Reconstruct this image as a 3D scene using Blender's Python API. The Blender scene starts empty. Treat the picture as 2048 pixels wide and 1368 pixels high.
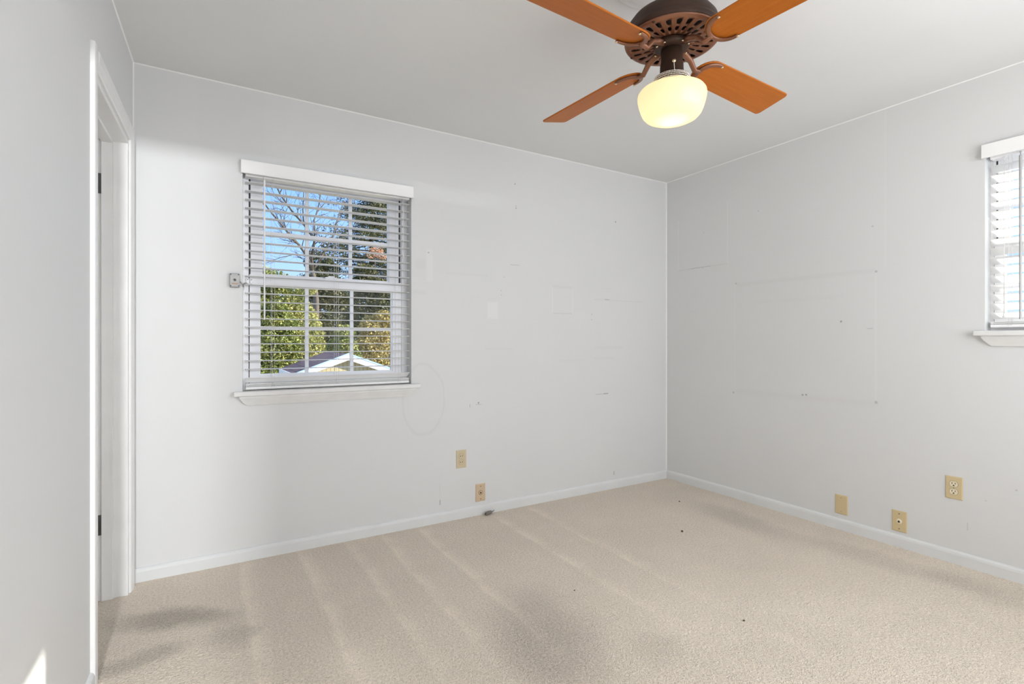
import bpy, bmesh, math, random
from mathutils import Vector, Matrix, Euler
R = math.radians
PI = math.pi
S = bpy.context.scene
COL = S.collection

# ------------------------------------------------------------------ camera
cam_d = bpy.data.cameras.new('camera')
cam_d.sensor_width = 36.0
cam_d.lens = 36.0 * 1022.0 / 2048.0
cam_d.shift_y = -3.0 / 2048.0
cam_d.clip_start = 0.02
cam = bpy.data.objects.new('camera', cam_d)
cam.location = (0, 0, 1.135)
cam.rotation_euler = (R(90), 0, R(-31))
COL.objects.link(cam)
S.camera = cam

# ------------------------------------------------------------------ view, world, lights
S.view_settings.view_transform = 'Standard'
S.view_settings.look = 'None'
S.view_settings.gamma = 1.0
S.view_settings.exposure = 0.25
S.view_settings.use_curve_mapping = False
S.cycles.use_denoising = True
S.cycles.max_bounces = 14
S.cycles.diffuse_bounces = 8
S.cycles.transparent_max_bounces = 24
S.cycles.caustics_reflective = False
S.cycles.caustics_refractive = False

SKY_STRENGTH = 1.25
SUN_STRENGTH = 8.5
REAR_POWER = 33.0
HALL_POWER = 110.0
SUN_DIR = Vector((-3.6, 1.73, -1.62)).normalized()

w = bpy.data.worlds.new('sky')
S.world = w
w.use_nodes = True
nt = w.node_tree
nt.nodes.clear()
_out = nt.nodes.new('ShaderNodeOutputWorld')
_bg = nt.nodes.new('ShaderNodeBackground')
_tc = nt.nodes.new('ShaderNodeTexCoord')
_sx = nt.nodes.new('ShaderNodeSeparateXYZ')
_rp = nt.nodes.new('ShaderNodeValToRGB')
_rp.color_ramp.elements[0].position = 0.0
_rp.color_ramp.elements[0].color = (0.50, 0.66, 0.95, 1)
_rp.color_ramp.elements[1].position = 0.75
_rp.color_ramp.elements[1].color = (0.62, 0.72, 0.98, 1)
_e = _rp.color_ramp.elements.new(0.16); _e.color = (0.36, 0.58, 1.0, 1)
_e = _rp.color_ramp.elements.new(0.34); _e.color = (0.20, 0.44, 0.98, 1)
nt.links.new(_tc.outputs['Generated'], _sx.inputs[0])
nt.links.new(_sx.outputs['Z'], _rp.inputs[0])
nt.links.new(_rp.outputs[0], _bg.inputs[0])
_bg.inputs[1].default_value = SKY_STRENGTH
nt.links.new(_bg.outputs[0], _out.inputs[0])

sd = bpy.data.lights.new('sun', 'SUN')
sd.energy = SUN_STRENGTH
sd.angle = R(0.6)
sd.color = (1.0, 0.93, 0.82)
sun = bpy.data.objects.new('sun', sd)
sun.rotation_euler = SUN_DIR.to_track_quat('-Z', 'Y').to_euler()
sun.location = (8, -6, 8)
COL.objects.link(sun)

def area(name, loc, target, sx, sy, power, color):
    d = bpy.data.lights.new(name, 'AREA')
    d.shape = 'RECTANGLE'; d.size = sx; d.size_y = sy
    d.energy = power; d.color = color
    o = bpy.data.objects.new(name, d)
    o.location = loc
    o.rotation_euler = (Vector(target) - Vector(loc)).to_track_quat('-Z', 'Y').to_euler()
    COL.objects.link(o)
    return o
# added unseen fill lights: rear and side window planes, and a narrow hall beam
area('rear_fill', (1.95, -0.72, 1.45), (1.95, 3.0, 1.45), 1.9, 1.2, REAR_POWER, (0.985, 0.985, 1.0))
area('side_fill', (3.47, -0.30, 1.64), (-0.3, 0.6, 1.3), 0.5, 0.85, 13.0, (0.98, 0.985, 1.0))  # added to brighten the near left wall
area('hall_beam', (-0.25, -2.4, 2.015), (-0.2, 3.0, 1.8), 0.20, 0.05, HALL_POWER, (0.97, 0.985, 1.0))  # narrow source added to shape the bright pool on the back wall

# ------------------------------------------------------------------ node helpers
def new_mat(name):
    m = bpy.data.materials.new(name)
    m.use_nodes = True
    t = m.node_tree
    for n in list(t.nodes): t.nodes.remove(n)
    o = t.nodes.new('ShaderNodeOutputMaterial')
    b = t.nodes.new('ShaderNodeBsdfPrincipled')
    t.links.new(b.outputs[0], o.inputs[0])
    return m, t, b, o

def mth(t, op, a, b=None, c=None, clamp=False):
    n = t.nodes.new('ShaderNodeMath'); n.operation = op; n.use_clamp = clamp
    for i, v in enumerate((a, b, c)):
        if v is None: continue
        if isinstance(v, (int, float)): n.inputs[i].default_value = v
        else: t.links.new(v, n.inputs[i])
    return n.outputs[0]

def sstep(t, v, a, b, lo=0.0, hi=1.0):
    n = t.nodes.new('ShaderNodeMapRange'); n.interpolation_type = 'SMOOTHSTEP'
    t.links.new(v, n.inputs[0])
    n.inputs[1].default_value = a; n.inputs[2].default_value = b
    n.inputs[3].default_value = lo; n.inputs[4].default_value = hi
    return n.outputs[0]

def noise(t, vec, scale, detail=2.0, rough=0.5):
    n = t.nodes.new('ShaderNodeTexNoise')
    n.inputs['Scale'].default_value = scale
    n.inputs['Detail'].default_value = detail
    n.inputs['Roughness'].default_value = rough
    t.links.new(vec, n.inputs['Vector'])
    return n.outputs[0]

def objco(t):
    n = t.nodes.new('ShaderNodeTexCoord')
    s = t.nodes.new('ShaderNodeSeparateXYZ')
    t.links.new(n.outputs['Object'], s.inputs[0])
    return n.outputs['Object'], s.outputs[0], s.outputs[1], s.outputs[2]

def mixc(t, fac, a, b, mode='MIX'):
    n = t.nodes.new('ShaderNodeMix'); n.data_type = 'RGBA'; n.blend_type = mode
    if isinstance(fac, (int, float)): n.inputs[0].default_value = fac
    else: t.links.new(fac, n.inputs[0])
    for i, v in ((6, a), (7, b)):
        if isinstance(v, tuple): n.inputs[i].default_value = v if len(v) == 4 else (*v, 1)
        else: t.links.new(v, n.inputs[i])
    return n.outputs[2]

def bump(t, b, h, strength, dist):
    n = t.nodes.new('ShaderNodeBump')
    n.inputs['Strength'].default_value = strength
    n.inputs['Distance'].default_value = dist
    t.links.new(h, n.inputs['Height'])
    t.links.new(n.outputs[0], b.inputs['Normal'])

def simple(name, col, rough=0.5, metal=0.0, var=0.06, scale=8.0, bmp=0.0, bscale=200.0, spec=0.5):
    m, t, b, o = new_mat(name)
    v, x, y, z = objco(t)
    n = noise(t, v, scale, 3.0)
    c1 = tuple(max(0, c * (1 - var)) for c in col); c2 = tuple(min(1, c * (1 + var)) for c in col)
    t.links.new(mixc(t, n, c1, c2), b.inputs['Base Color'])
    b.inputs['Roughness'].default_value = rough
    b.inputs['Metallic'].default_value = metal
    b.inputs['Specular IOR Level'].default_value = spec
    if bmp: bump(t, b, noise(t, v, bscale, 2.0), bmp, 0.001)
    return m

def soft_box(t, p, q, m):
    """m = (cp, cq, half_w, half_h, soft)"""
    cp, cq, hw, hh, sf = m
    a = mth(t, 'ABSOLUTE', mth(t, 'SUBTRACT', p, cp))
    b = mth(t, 'ABSOLUTE', mth(t, 'SUBTRACT', q, cq))
    return mth(t, 'MULTIPLY', sstep(t, a, hw + sf, max(hw - sf, 0), 0, 1), sstep(t, b, hh + sf, max(hh - sf, 0), 0, 1))

def soft_ellipse(t, p, q, cp, cq, rp, rq, rot=0.0):
    a = mth(t, 'SUBTRACT', p, cp); b = mth(t, 'SUBTRACT', q, cq)
    if rot:
        c, s = math.cos(rot), math.sin(rot)
        a, b = (mth(t, 'ADD', mth(t, 'MULTIPLY', a, c), mth(t, 'MULTIPLY', b, s)),
                mth(t, 'SUBTRACT', mth(t, 'MULTIPLY', b, c), mth(t, 'MULTIPLY', a, s)))
    a = mth(t, 'DIVIDE', a, rp); b = mth(t, 'DIVIDE', b, rq)
    return mth(t, 'SQRT', mth(t, 'ADD', mth(t, 'MULTIPLY', a, a), mth(t, 'MULTIPLY', b, b)))

WALL = (0.688, 0.695, 0.696)
def wall_mat(name, axis=0, marks=(), rings=(), col=WALL):
    m, t, b, o = new_mat(name)
    v, x, y, z = objco(t)
    p = (x, y)[axis]
    n = noise(t, v, 1.7, 4.0, 0.6)
    c = mixc(t, n, tuple(k * 0.975 for k in col), tuple(min(1, k * 1.025) for k in col))
    wob = noise(t, v, 30.0, 2.0)
    pz = mth(t, 'ADD', z, mth(t, 'MULTIPLY', mth(t, 'SUBTRACT', wob, 0.5), 0.006))
    for mk in marks:
        geo, colr, amt = mk
        amt = amt * (0.55 if colr in (GR, LT) else 0.8)
        f = soft_box(t, p, pz, geo)
        c = mixc(t, mth(t, 'MULTIPLY', f, amt), c, colr)
    for (cp, cq, rp, rq, wd, colr, amt) in rings:
        d = soft_ellipse(t, p, z, cp, cq, rp, rq)
        f = sstep(t, mth(t, 'ABSOLUTE', mth(t, 'SUBTRACT', mth(t, 'ADD', d, mth(t, 'MULTIPLY', mth(t, 'SUBTRACT', noise(t, v, 6.0), 0.5), 0.25)), 1.0)), wd, 0.0, 0, 1)
        c = mixc(t, mth(t, 'MULTIPLY', f, amt), c, colr)
    t.links.new(c, b.inputs['Base Color'])
    b.inputs['Roughness'].default_value = 0.55
    b.inputs['Specular IOR Level'].default_value = 0.3
    bump(t, b, noise(t, v, 160.0, 3.0), 0.10, 0.001)
    return m

DK = (0.16, 0.15, 0.14); GR = (0.55, 0.545, 0.53); LT = (0.86, 0.86, 0.85)
def dot(p, q, r=0.004, c=DK, a=0.9): return ((p, q, r, r, r * 0.8), c, a)
def dash(p, q, w_, h_=0.0022, c=DK, a=0.55): return ((p, q, w_, h_, h_ * 0.9), c, a)
back_marks = [
    ((2.21, 1.520, 0.090, 0.010, 0.010), GR, 0.35), ((2.21, 1.330, 0.088, 0.004, 0.004), GR, 0.75),
    ((2.120, 1.42, 0.003, 0.095, 0.004), LT, 0.4), ((2.300, 1.42, 0.003, 0.095, 0.004), LT, 0.4),
    ((1.635, 1.335, 0.042, 0.055, 0.012), LT, 0.45),
    dash(2.63, 1.447, 0.022, a=0.7), dash(2.75, 1.443, 0.25, 0.004, GR, 0.4), dash(2.62, 1.53, 0.05, 0.003, GR, 0.5),
    dash(1.808, 1.649, 0.038, a=0.35), dash(2.58, 0.729, 0.060, a=0.45), dash(2.62, 0.731, 0.022, 0.003, DK, 0.7),
    dot(1.529, 0.729, 0.005), dash(1.529, 0.718, 0.020, 0.002, DK, 0.4), ((1.467, 0.713, 0.0016, 0.010, 0.002), DK, 0.7),
    dot(1.808, 2.200, 0.004), dot(1.816, 2.050, 0.003), dot(1.816, 2.036, 0.004), dot(2.716, 2.050, 0.005),
    dot(1.183, 1.678, 0.004), dot(1.72, 1.56, 0.003, DK, 0.6), dot(1.70, 1.47, 0.003, DK, 0.6), dot(1.70, 1.44, 0.003, DK, 0.6),
    dot(2.48, 1.33, 0.004, DK, 0.5), dot(2.48, 1.29, 0.004, DK, 0.5),
    ((1.259, 0.123, 0.003, 0.016, 0.003), DK, 0.7), ((1.259, 0.19, 0.004, 0.05, 0.004), GR, 0.3),
    ((2.70, 0.114, 0.004, 0.014, 0.004), DK, 0.7),
    dash(1.68, 1.08, 0.10, 0.006, GR, 0.3), dash(2.65, 1.08, 0.14, 0.010, GR, 0.30), dash(2.6, 1.00, 0.10, 0.008, GR, 0.25),
    dash(2.3, 0.99, 0.12, 0.006, GR, 0.2), dash(1.45, 1.56, 0.15, 0.006, GR, 0.25),
    ((1.13, 1.60, 0.030, 0.030, 0.02), GR, 0.35), ((1.125, 1.43, 0.040, 0.010, 0.012), GR, 0.35),
    ((1.19, 1.60, 0.020, 0.10, 0.006), LT, 0.3),
    ((-0.02, 2.28, 0.012, 0.16, 0.012), GR, 0.10), ((0.13, 2.27, 0.14, 0.2, 0.02), GR, 0.10),
]
back_rings = [(1.150, 0.775, 0.135, 0.215, 0.09, GR, 0.20)]
right_marks = [
    ((2.62, 1.698, 0.225, 0.003, 0.004), GR, 0.7), dash(2.63, 1.6985, 0.09, 0.0018, DK, 0.45), dot(2.61, 1.690, 0.003, DK, 0.6),
    ((2.846, 1.90, 0.003, 0.20, 0.004), LT, 0.45), ((2.392, 1.93, 0.003, 0.23, 0.004), LT, 0.3),
    ((1.875, 1.535, 0.44, 0.012, 0.012), GR, 0.30), ((1.875, 0.771, 0.45, 0.018, 0.018), GR, 0.26),
    ((2.33, 1.16, 0.004, 0.38, 0.005), LT, 0.22), ((1.428, 1.16, 0.004, 0.38, 0.005), LT, 0.30),
    ((1.38, 2.0, 0.004, 0.45, 0.006), LT, 0.2),
    dot(2.323, 1.545, 0.006, DK, 0.5), dot(1.427, 1.528, 0.006, DK, 0.55), dot(2.343, 0.759, 0.006, DK, 0.55),
    dot(1.427, 0.782, 0.007, DK, 0.5), dot(1.845, 0.787, 0.005), dot(1.822, 0.790, 0.005), dot(1.614, 1.249, 0.005),
    dash(1.458, 1.204, 0.016, 0.003, DK, 0.3), dot(1.445, 1.79, 0.004, DK, 0.5), dot(2.15, 2.03, 0.004, DK, 0.4), dot(2.6, 1.96, 0.004, DK, 0.4),
    ((1.02, 0.20, 0.002, 0.02, 0.003), DK, 0.25), dot(0.84, 0.43, 0.004, DK, 0.4), dot(0.95, 0.35, 0.003, DK, 0.35),
    dash(1.9, 1.40, 0.30, 0.012, GR, 0.15), dash(2.7, 1.36, 0.03, 0.003, GR, 0.5),
]
M = {}
M['wall_back'] = wall_mat('back_wall_paint', 0, back_marks, back_rings)
M['wall_right'] = wall_mat('right_wall_paint', 1, right_marks)
M['wall'] = wall_mat('wall_paint', 0)
M['ceiling'] = wall_mat('ceiling_paint', 0, col=(0.725, 0.732, 0.732))
M['trim'] = simple('white_trim_paint', (0.80, 0.80, 0.795), 0.35, bmp=0.04, bscale=60)
M['sill'] = simple('sill_paint', (0.735, 0.735, 0.725), 0.4, var=0.09, scale=14, bmp=0.1, bscale=70)
M['base'] = simple('baseboard_paint', (0.715, 0.73, 0.735), 0.35, bmp=0.04, bscale=60)
M['caulk'] = simple('caulk', (0.86, 0.86, 0.85), 0.5)
M['vinyl'] = simple('white_vinyl', (0.87, 0.87, 0.88), 0.35)
M['gasket'] = simple('dark_gasket', (0.06, 0.06, 0.065), 0.7)
M['cord'] = simple('white_cord', (0.78, 0.78, 0.78), 0.7)
M['greywand'] = simple('grey_clear_plastic', (0.42, 0.42, 0.42), 0.3)
M['ivory'] = simple('ivory_plastic', (0.60, 0.51, 0.34), 0.38, var=0.04)
M['tan'] = simple('tan_plastic', (0.60, 0.46, 0.31), 0.4, var=0.05)
M['yellow'] = simple('yellowed_plastic', (0.62, 0.50, 0.29), 0.38, var=0.05)
M['almond'] = simple('almond_plastic', (0.78, 0.70, 0.52), 0.35)
M['slot'] = simple('dark_slot', (0.02, 0.017, 0.014), 0.8)
M['steel'] = simple('brushed_steel', (0.36, 0.36, 0.355), 0.5, 0.35, var=0.12, scale=40)
M['darksteel'] = simple('dark_steel', (0.10, 0.10, 0.10), 0.4, 0.8)
M['label'] = simple('brown_label', (0.40, 0.26, 0.16), 0.5, var=0.2, scale=300)
M['bronze'] = simple('dark_bronze', (0.050, 0.028, 0.019), 0.45, 0.1, var=0.15, scale=20, spec=0.2)
M['copper'] = simple('copper_bronze', (0.23, 0.100, 0.056), 0.40, 0.35, var=0.12, scale=20)
M['brass'] = simple('pale_brass', (0.75, 0.60, 0.38), 0.25, 0.9)
M['chain'] = simple('nickel_beads', (0.78, 0.74, 0.68), 0.2, 0.9)
M['black'] = simple('motor_black', (0.012, 0.011, 0.01), 0.6)
M['lint'] = simple('dark_grey_rubber', (0.20, 0.18, 0.155), 0.8, var=0.4, scale=200)
M['crumb'] = simple('dark_crumb', (0.07, 0.05, 0.035), 0.9)

def blind_mat(name, amt):
    m, t, b, o = new_mat(name)
    v, x, y, z = objco(t)
    c = mixc(t, noise(t, v, 5.0), (0.86, 0.86, 0.86), (0.89, 0.89, 0.885))
    t.links.new(c, b.inputs['Base Color'])
    b.inputs['Roughness'].default_value = 0.4
    tr = t.nodes.new('ShaderNodeBsdfTranslucent')
    t.links.new(c, tr.inputs[0])
    mx = t.nodes.new('ShaderNodeMixShader'); mx.inputs[0].default_value = amt
    t.links.new(b.outputs[0], mx.inputs[1]); t.links.new(tr.outputs[0], mx.inputs[2])
    t.links.new(mx.outputs[0], o.inputs[0])
    return m
M['blind'] = simple('blind_white', (0.87, 0.87, 0.868), 0.4, var=0.02)
M['slat'] = blind_mat('slat_white', 0.45)
M['slat_sun'] = blind_mat('bright_slat_white', 0.72)  # same slats, made more translucent so the right blind looks brighter

def glass_mat():
    m, t, b, o = new_mat('window_glass')
    t.nodes.remove(b)
    tr = t.nodes.new('ShaderNodeBsdfTransparent'); tr.inputs[0].default_value = (0.96, 0.975, 0.97, 1)
    gl = t.nodes.new('ShaderNodeBsdfGlossy'); gl.inputs['Roughness'].default_value = 0.02
    fr = t.nodes.new('ShaderNodeFresnel'); fr.inputs[0].default_value = 1.12
    mx = t.nodes.new('ShaderNodeMixShader')
    t.links.new(fr.outputs[0], mx.inputs[0]); t.links.new(tr.outputs[0], mx.inputs[1]); t.links.new(gl.outputs[0], mx.inputs[2])
    t.links.new(mx.outputs[0], o.inputs[0])
    return m
M['glass'] = glass_mat()

def globe_mat():
    m, t, b, o = new_mat('opal_glass')
    b.inputs['Base Color'].default_value = (0.62, 0.57, 0.46, 1)
    b.inputs['Roughness'].default_value = 0.18
    b.inputs['Emission Color'].default_value = (1.0, 0.82, 0.56, 1)
    b.inputs['Emission Strength'].default_value = 0.34
    tr = t.nodes.new('ShaderNodeBsdfTranslucent'); tr.inputs[0].default_value = (0.95, 0.84, 0.60, 1)
    mx = t.nodes.new('ShaderNodeMixShader'); mx.inputs[0].default_value = 0.5
    t.links.new(b.outputs[0], mx.inputs[1]); t.links.new(tr.outputs[0], mx.inputs[2])
    t.links.new(mx.outputs[0], o.inputs[0])
    return m
M['globe'] = globe_mat()

def wood_mat():
    m, t, b, o = new_mat('blade_wood')
    v, x, y, z = objco(t)
    mp = t.nodes.new('ShaderNodeMapping'); mp.inputs['Scale'].default_value = (2.0, 45.0, 20.0)
    t.links.new(v, mp.inputs[0])
    n = noise(t, mp.outputs[0], 3.0, 4.0, 0.6)
    c = mixc(t, n, (0.34, 0.090, 0.008), (0.50, 0.155, 0.018))
    t.links.new(c, b.inputs['Base Color'])
    b.inputs['Roughness'].default_value = 0.42
    b.inputs['Specular IOR Level'].default_value = 0.18
    return m
M['wood'] = wood_mat()

def carpet_mat():
    m, t, b, o = new_mat('beige_carpet')
    v, x, y, z = objco(t)
    lo = noise(t, v, 2.2, 3.0, 0.6)
    lo2 = noise(t, v, 5.5, 3.0, 0.6)
    warp = mth(t, 'MULTIPLY', mth(t, 'SUBTRACT', lo2, 0.5), 0.10)
    xw = mth(t, 'ADD', x, mth(t, 'MULTIPLY', mth(t, 'SUBTRACT', noise(t, v, 3.0), 0.5), 0.05))
    yw = mth(t, 'ADD', y, warp)
    xw2 = mth(t, 'ADD', x, mth(t, 'MULTIPLY', warp, 1.4))
    # vacuum swaths run along y
    rp = t.nodes.new('ShaderNodeValToRGB')
    el = rp.color_ramp.elements
    stops = [(0.0, .45)]
    for c in (0.16, 0.435, 0.685, 0.875, 1.10, 1.60, 1.88, 2.28, 2.62):
        stops += [(c - 0.018, 0.46), (c - 0.003, 0.86), (c + 0.012, 0.74), (c + 0.065, 0.46)]
    stops = [s for s in stops if True][:31]
    el[0].position = 0; el[0].color = (.45,) * 3 + (1,)
    el[1].position = 1; el[1].color = (.45,) * 3 + (1,)
    for p, c in stops[1:30]:
        e = el.new(p / 3.2); e.color = (c, c, c, 1)
    t.links.new(mth(t, 'DIVIDE', xw, 3.2), rp.inputs[0])
    streak = mth(t, 'SUBTRACT', rp.outputs[0], 0.5)
    fade = mth(t, 'MULTIPLY', sstep(t, y, 1.35, 2.1, 0.25, 1.0), sstep(t, yw, 3.0, 2.85, 0.2, 1.0))
    val = mth(t, 'ADD', 1.0, mth(t, 'MULTIPLY', mth(t, 'MULTIPLY', mth(t, 'MULTIPLY', streak, fade), sstep(t, lo2, 0.33, 0.55, 0.25, 1.15)), 0.34))
    val = mth(t, 'ADD', val, mth(t, 'MULTIPLY', mth(t, 'SUBTRACT', lo, 0.5), 0.12))
    val = mth(t, 'ADD', val, mth(t, 'MULTIPLY', mth(t, 'SUBTRACT', lo2, 0.5), 0.12))
    # brushed pile: nap lying the other way
    for (cx, cy, rx, ry, rot, amt) in (
        (-0.10, 2.50, 0.26, 0.085, R(-24), 0.36), (-0.20, 2.24, 0.18, 0.06, R(10), 0.26), (0.09, 2.24, 0.08, 0.13, R(10), 0.20),
        (1.10, 1.58, 0.22, 0.42, R(-22), 0.25), (1.42, 1.35, 0.10, 0.10, 0, 0.10),
        (2.90, 2.05, 0.14, 0.42, R(-6), 0.16), (2.98, 1.30, 0.12, 0.42, R(6), 0.14), (3.05, 0.85, 0.14, 0.3, 0, 0.12),
        (0.45, 1.75, 0.16, 0.22, 0, -0.10), (1.75, 1.45, 0.35, 0.4, 0, -0.05), (2.3, 1.15, 0.3, 0.3, 0, -0.04)):
        d = soft_ellipse(t, xw2, yw, cx, cy, rx, ry, rot)
        f = sstep(t, d, 1.35, 0.25, 0, 1)
        val = mth(t, 'SUBTRACT', val, mth(t, 'MULTIPLY', f, amt))
    tuft = noise(t, v, 210.0, 2.0, 0.6)
    tuft2 = noise(t, v, 95.0, 2.0, 0.6)
    val = mth(t, 'ADD', val, mth(t, 'MULTIPLY', mth(t, 'SUBTRACT', tuft, 0.5), 0.75))
    val = mth(t, 'ADD', val, mth(t, 'MULTIPLY', mth(t, 'SUBTRACT', tuft2, 0.5), 0.60))
    base = mixc(t, lo, (0.800, 0.706, 0.592), (0.815, 0.724, 0.612))
    cmb = t.nodes.new('ShaderNodeCombineColor')
    for i in range(3): t.links.new(val, cmb.inputs[i])
    t.links.new(mixc(t, 1.0, base, cmb.outputs[0], 'MULTIPLY'), b.inputs['Base Color'])
    b.inputs['Roughness'].default_value = 1.0
    b.inputs['Specular IOR Level'].default_value = 0.0
    b.inputs['Sheen Weight'].default_value = 0.15
    h = mth(t, 'ADD', mth(t, 'MULTIPLY', tuft, 0.6), mth(t, 'MULTIPLY', tuft2, 0.8))
    bump(t, b, h, 0.9, 0.014)
    return m
M['carpet'] = carpet_mat()

# ------------------------------------------------------------------ mesh helpers
class MB:
    """collects boxes, lathes, tubes and prisms into one mesh"""
    def __init__(self): self.v = []; self.f = []; self.sm = []
    def add(self, vs, fs, smooth=False):
        k = len(self.v)
        self.v += [tuple(p) for p in vs]
        self.f += [tuple(i + k for i in f) for f in fs]
        self.sm += [smooth] * len(fs)
        return self
    def box(self, x0, x1, y0, y1, z0, z1, mat=None):
        vs = [(x, y, z) for z in (z0, z1) for y in (y0, y1) for x in (x0, x1)]
        if mat is not None: vs = [mat @ Vector(p) for p in vs]
        return self.add(vs, [(0, 2, 3, 1), (4, 5, 7, 6), (0, 1, 5, 4), (2, 6, 7, 3), (0, 4, 6, 2), (1, 3, 7, 5)])
    def prism(self, poly, axis, a, b, mat=None):
        """poly: 2D points; axis 0/1/2 = extrusion axis"""
        n = len(poly)
        def P(p, e):
            if axis == 0: return Vector((e, p[0], p[1]))
            if axis == 1: return Vector((p[0], e, p[1]))
            return Vector((p[0], p[1], e))
        vs = [P(p, a) for p in poly] + [P(p, b) for p in poly]
        if mat is not None: vs = [mat @ p for p in vs]
        fs = [tuple(range(n)), tuple(range(2 * n - 1, n - 1, -1))]
        fs += [(i, i + n, (i + 1) % n + n, (i + 1) % n) for i in range(n)]
        return self.add(vs, fs)
    def lathe(self, prof, n=48, mat=None, closed=False, smooth=True):
        vs = []; fs = []
        for (r, z) in prof:
            for i in range(n):
                a = 2 * PI * i / n
                vs.append(Vector((r * math.cos(a), r * math.sin(a), z)))
        if mat is not None: vs = [mat @ p for p in vs]
        m = len(prof)
        for j in range(m - 1 if not closed else m):
            for i in range(n):
                k = (i + 1) % n; j2 = (j + 1) % m
                fs.append((j * n + i, j * n + k, j2 * n + k, j2 * n + i))
        return self.add(vs, fs, smooth)
    def cyl(self, p, q, r, n=12, r2=None, smooth=True):
        p = Vector(p); q = Vector(q); r2 = r if r2 is None else r2
        d = (q - p); L = d.length
        mt = Matrix.Translation(p) @ d.to_track_quat('Z', 'Y').to_matrix().to_4x4()
        return self.lathe([(1e-5, 0), (r, 0), (r, 0), (r2, L), (r2, L), (1e-5, L)], n, mt, smooth=smooth)
    def tube(self, pts, r, n=8, flat=1.0):
        pts = [Vector(p) for p in pts]; m = len(pts)
        rs = r if isinstance(r, (list, tuple)) else [r] * m
        vs = []; fs = []; up = None
        for j in range(m):
            d = (pts[min(j + 1, m - 1)] - pts[max(j - 1, 0)]).normalized()
            if up is None:
                up = Vector((0, 0, 1)) if abs(d.z) < 0.9 else Vector((1, 0, 0))
            s = d.cross(up)
            if s.length < 1e-4: s = d.orthogonal()
            s.normalize(); u = s.cross(d).normalized(); up = u
            for i in range(n):
                a = 2 * PI * i / n
                vs.append(pts[j] + s * math.cos(a) * rs[j] + u * math.sin(a) * rs[j] * flat)
        for j in range(m - 1):
            for i in range(n):
                k = (i + 1) % n
                fs.append((j * n + i, j * n + k, (j + 1) * n + k, (j + 1) * n + i))
        self.add(vs, fs, True)
        self.add(vs[:n], [tuple(range(n - 1, -1, -1))]); self.add(vs[-n:], [tuple(range(n))])
        return self
    def ball(self, c, r, n=10, m=6, sz=1.0):
        prof = [(max(1e-5, r * math.sin(PI * j / m)), -r * sz * math.cos(PI * j / m)) for j in range(m + 1)]
        return self.lathe(prof, n, Matrix.Translation(Vector(c)))
    def build(self, name, mat, parent=None, bevel=0.0, seg=2, loc=None):
        me = bpy.data.meshes.new(name)
        me.from_pydata([tuple(p) for p in self.v], [], self.f)
        me.polygons.foreach_set('use_smooth', self.sm)
        bm = bmesh.new(); bm.from_mesh(me)
        bmesh.ops.remove_doubles(bm, verts=bm.verts, dist=2e-6)
        bmesh.ops.recalc_face_normals(bm, faces=bm.faces)
        if bevel:
            es = [e for e in bm.edges if len(e.link_faces) == 2 and e.calc_face_angle(0) > R(35)]
            bmesh.ops.bevel(bm, geom=es, offset=bevel, segments=seg, profile=0.5, affect='EDGES', clamp_overlap=True)
        bm.to_mesh(me); bm.free()
        me.update()
        me.materials.append(mat)
        o = bpy.data.objects.new(name, me)
        COL.objects.link(o)
        if parent: o.parent = parent
        if loc: o.location = loc
        return o

def tag(o, label, cat, group=None, kind=None):
    o['label'] = label; o['category'] = cat
    if group: o['group'] = group
    if kind: o['kind'] = kind
    return o
def empty(name, loc=(0, 0, 0), rz=0.0):
    o = bpy.data.objects.new(name, None); COL.objects.link(o)
    o.empty_display_size = 0.1
    o.location = loc; o.rotation_euler = (0, 0, rz)
    return o
def struct(o, label, cat): return tag(o, label, cat, kind='structure')

# ------------------------------------------------------------------ the room
BY, RX, H = 2.969, 3.277, 2.44
LX, LSL = -0.2896, 0.032                      # left wall at the back corner, slope of the left wall
LROT = -math.atan(LSL)
# window openings
W1 = (0.166, 1.072, 0.873, 2.045)
W2 = (0.18, 0.953, 1.182, 2.06)
W3 = (-0.50, -0.10, 1.182, 2.095)

m = MB().box(-1.7, RX + 0.15, -3.7, BY + 0.15, -0.2, 0.0)
struct(m.build('floor', M['carpet']), 'beige cut pile carpet with vacuum streaks over the whole room', 'floor')
m = MB().box(-1.7, RX + 0.15, -3.7, BY + 0.15, H, H + 0.15)
struct(m.build('ceiling', M['ceiling']), 'plain off white painted ceiling above the fan', 'ceiling')

m = MB()
y0, y1 = BY, BY + 0.15
m.box(-1.7, W1[0], y0, y1, 0, H).box(W1[1], RX, y0, y1, 0, H)
m.box(W1[0], W1[1], y0, y1, 0, W1[2] - 0.02).box(W1[0], W1[1], y0, y1, W1[3], H)
struct(m.build('wall_back', M['wall_back']), 'pale grey scuffed wall that holds the window with the garden view', 'wall')

m = MB()
x0, x1 = RX, RX + 0.15
m.box(x0, x1, W2[1], BY + 0.15, 0, H).box(x0, x1, W3[1], W2[0], 0, H).box(x0, x1, -0.70, W3[0], 0, H)
for wv in (W2, W3):
    m.box(x0, x1, wv[0], wv[1], 0, wv[2] - 0.02).box(x0, x1, wv[0], wv[1], wv[3], H)
struct(m.build('wall_right', M['wall_right']), 'pale grey wall on the right with faint outlines of removed pictures', 'wall')

# left wall, built in its own frame: origin at the back corner, local -y towards the camera
LW = Matrix.Translation((LX, BY, 0)) @ Matrix.Rotation(LROT, 4, 'Z')
DOOR_F, DOOR_N, DOOR_H = -0.120, -0.785, 2.03
LT_ = 0.115
def lw_obj(o):
    o.matrix_world = LW.copy()
    return o
m = MB()
m.box(-LT_, 0, DOOR_F, 0.0, 0, H).box(-LT_, 0, -4.42, DOOR_N, 0, H).box(-LT_, 0, DOOR_N, DOOR_F, DOOR_H, H)
struct(lw_obj(m.build('wall_left', M['wall'])), 'pale grey wall close to the viewer on the left with a doorway', 'wall')

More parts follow.
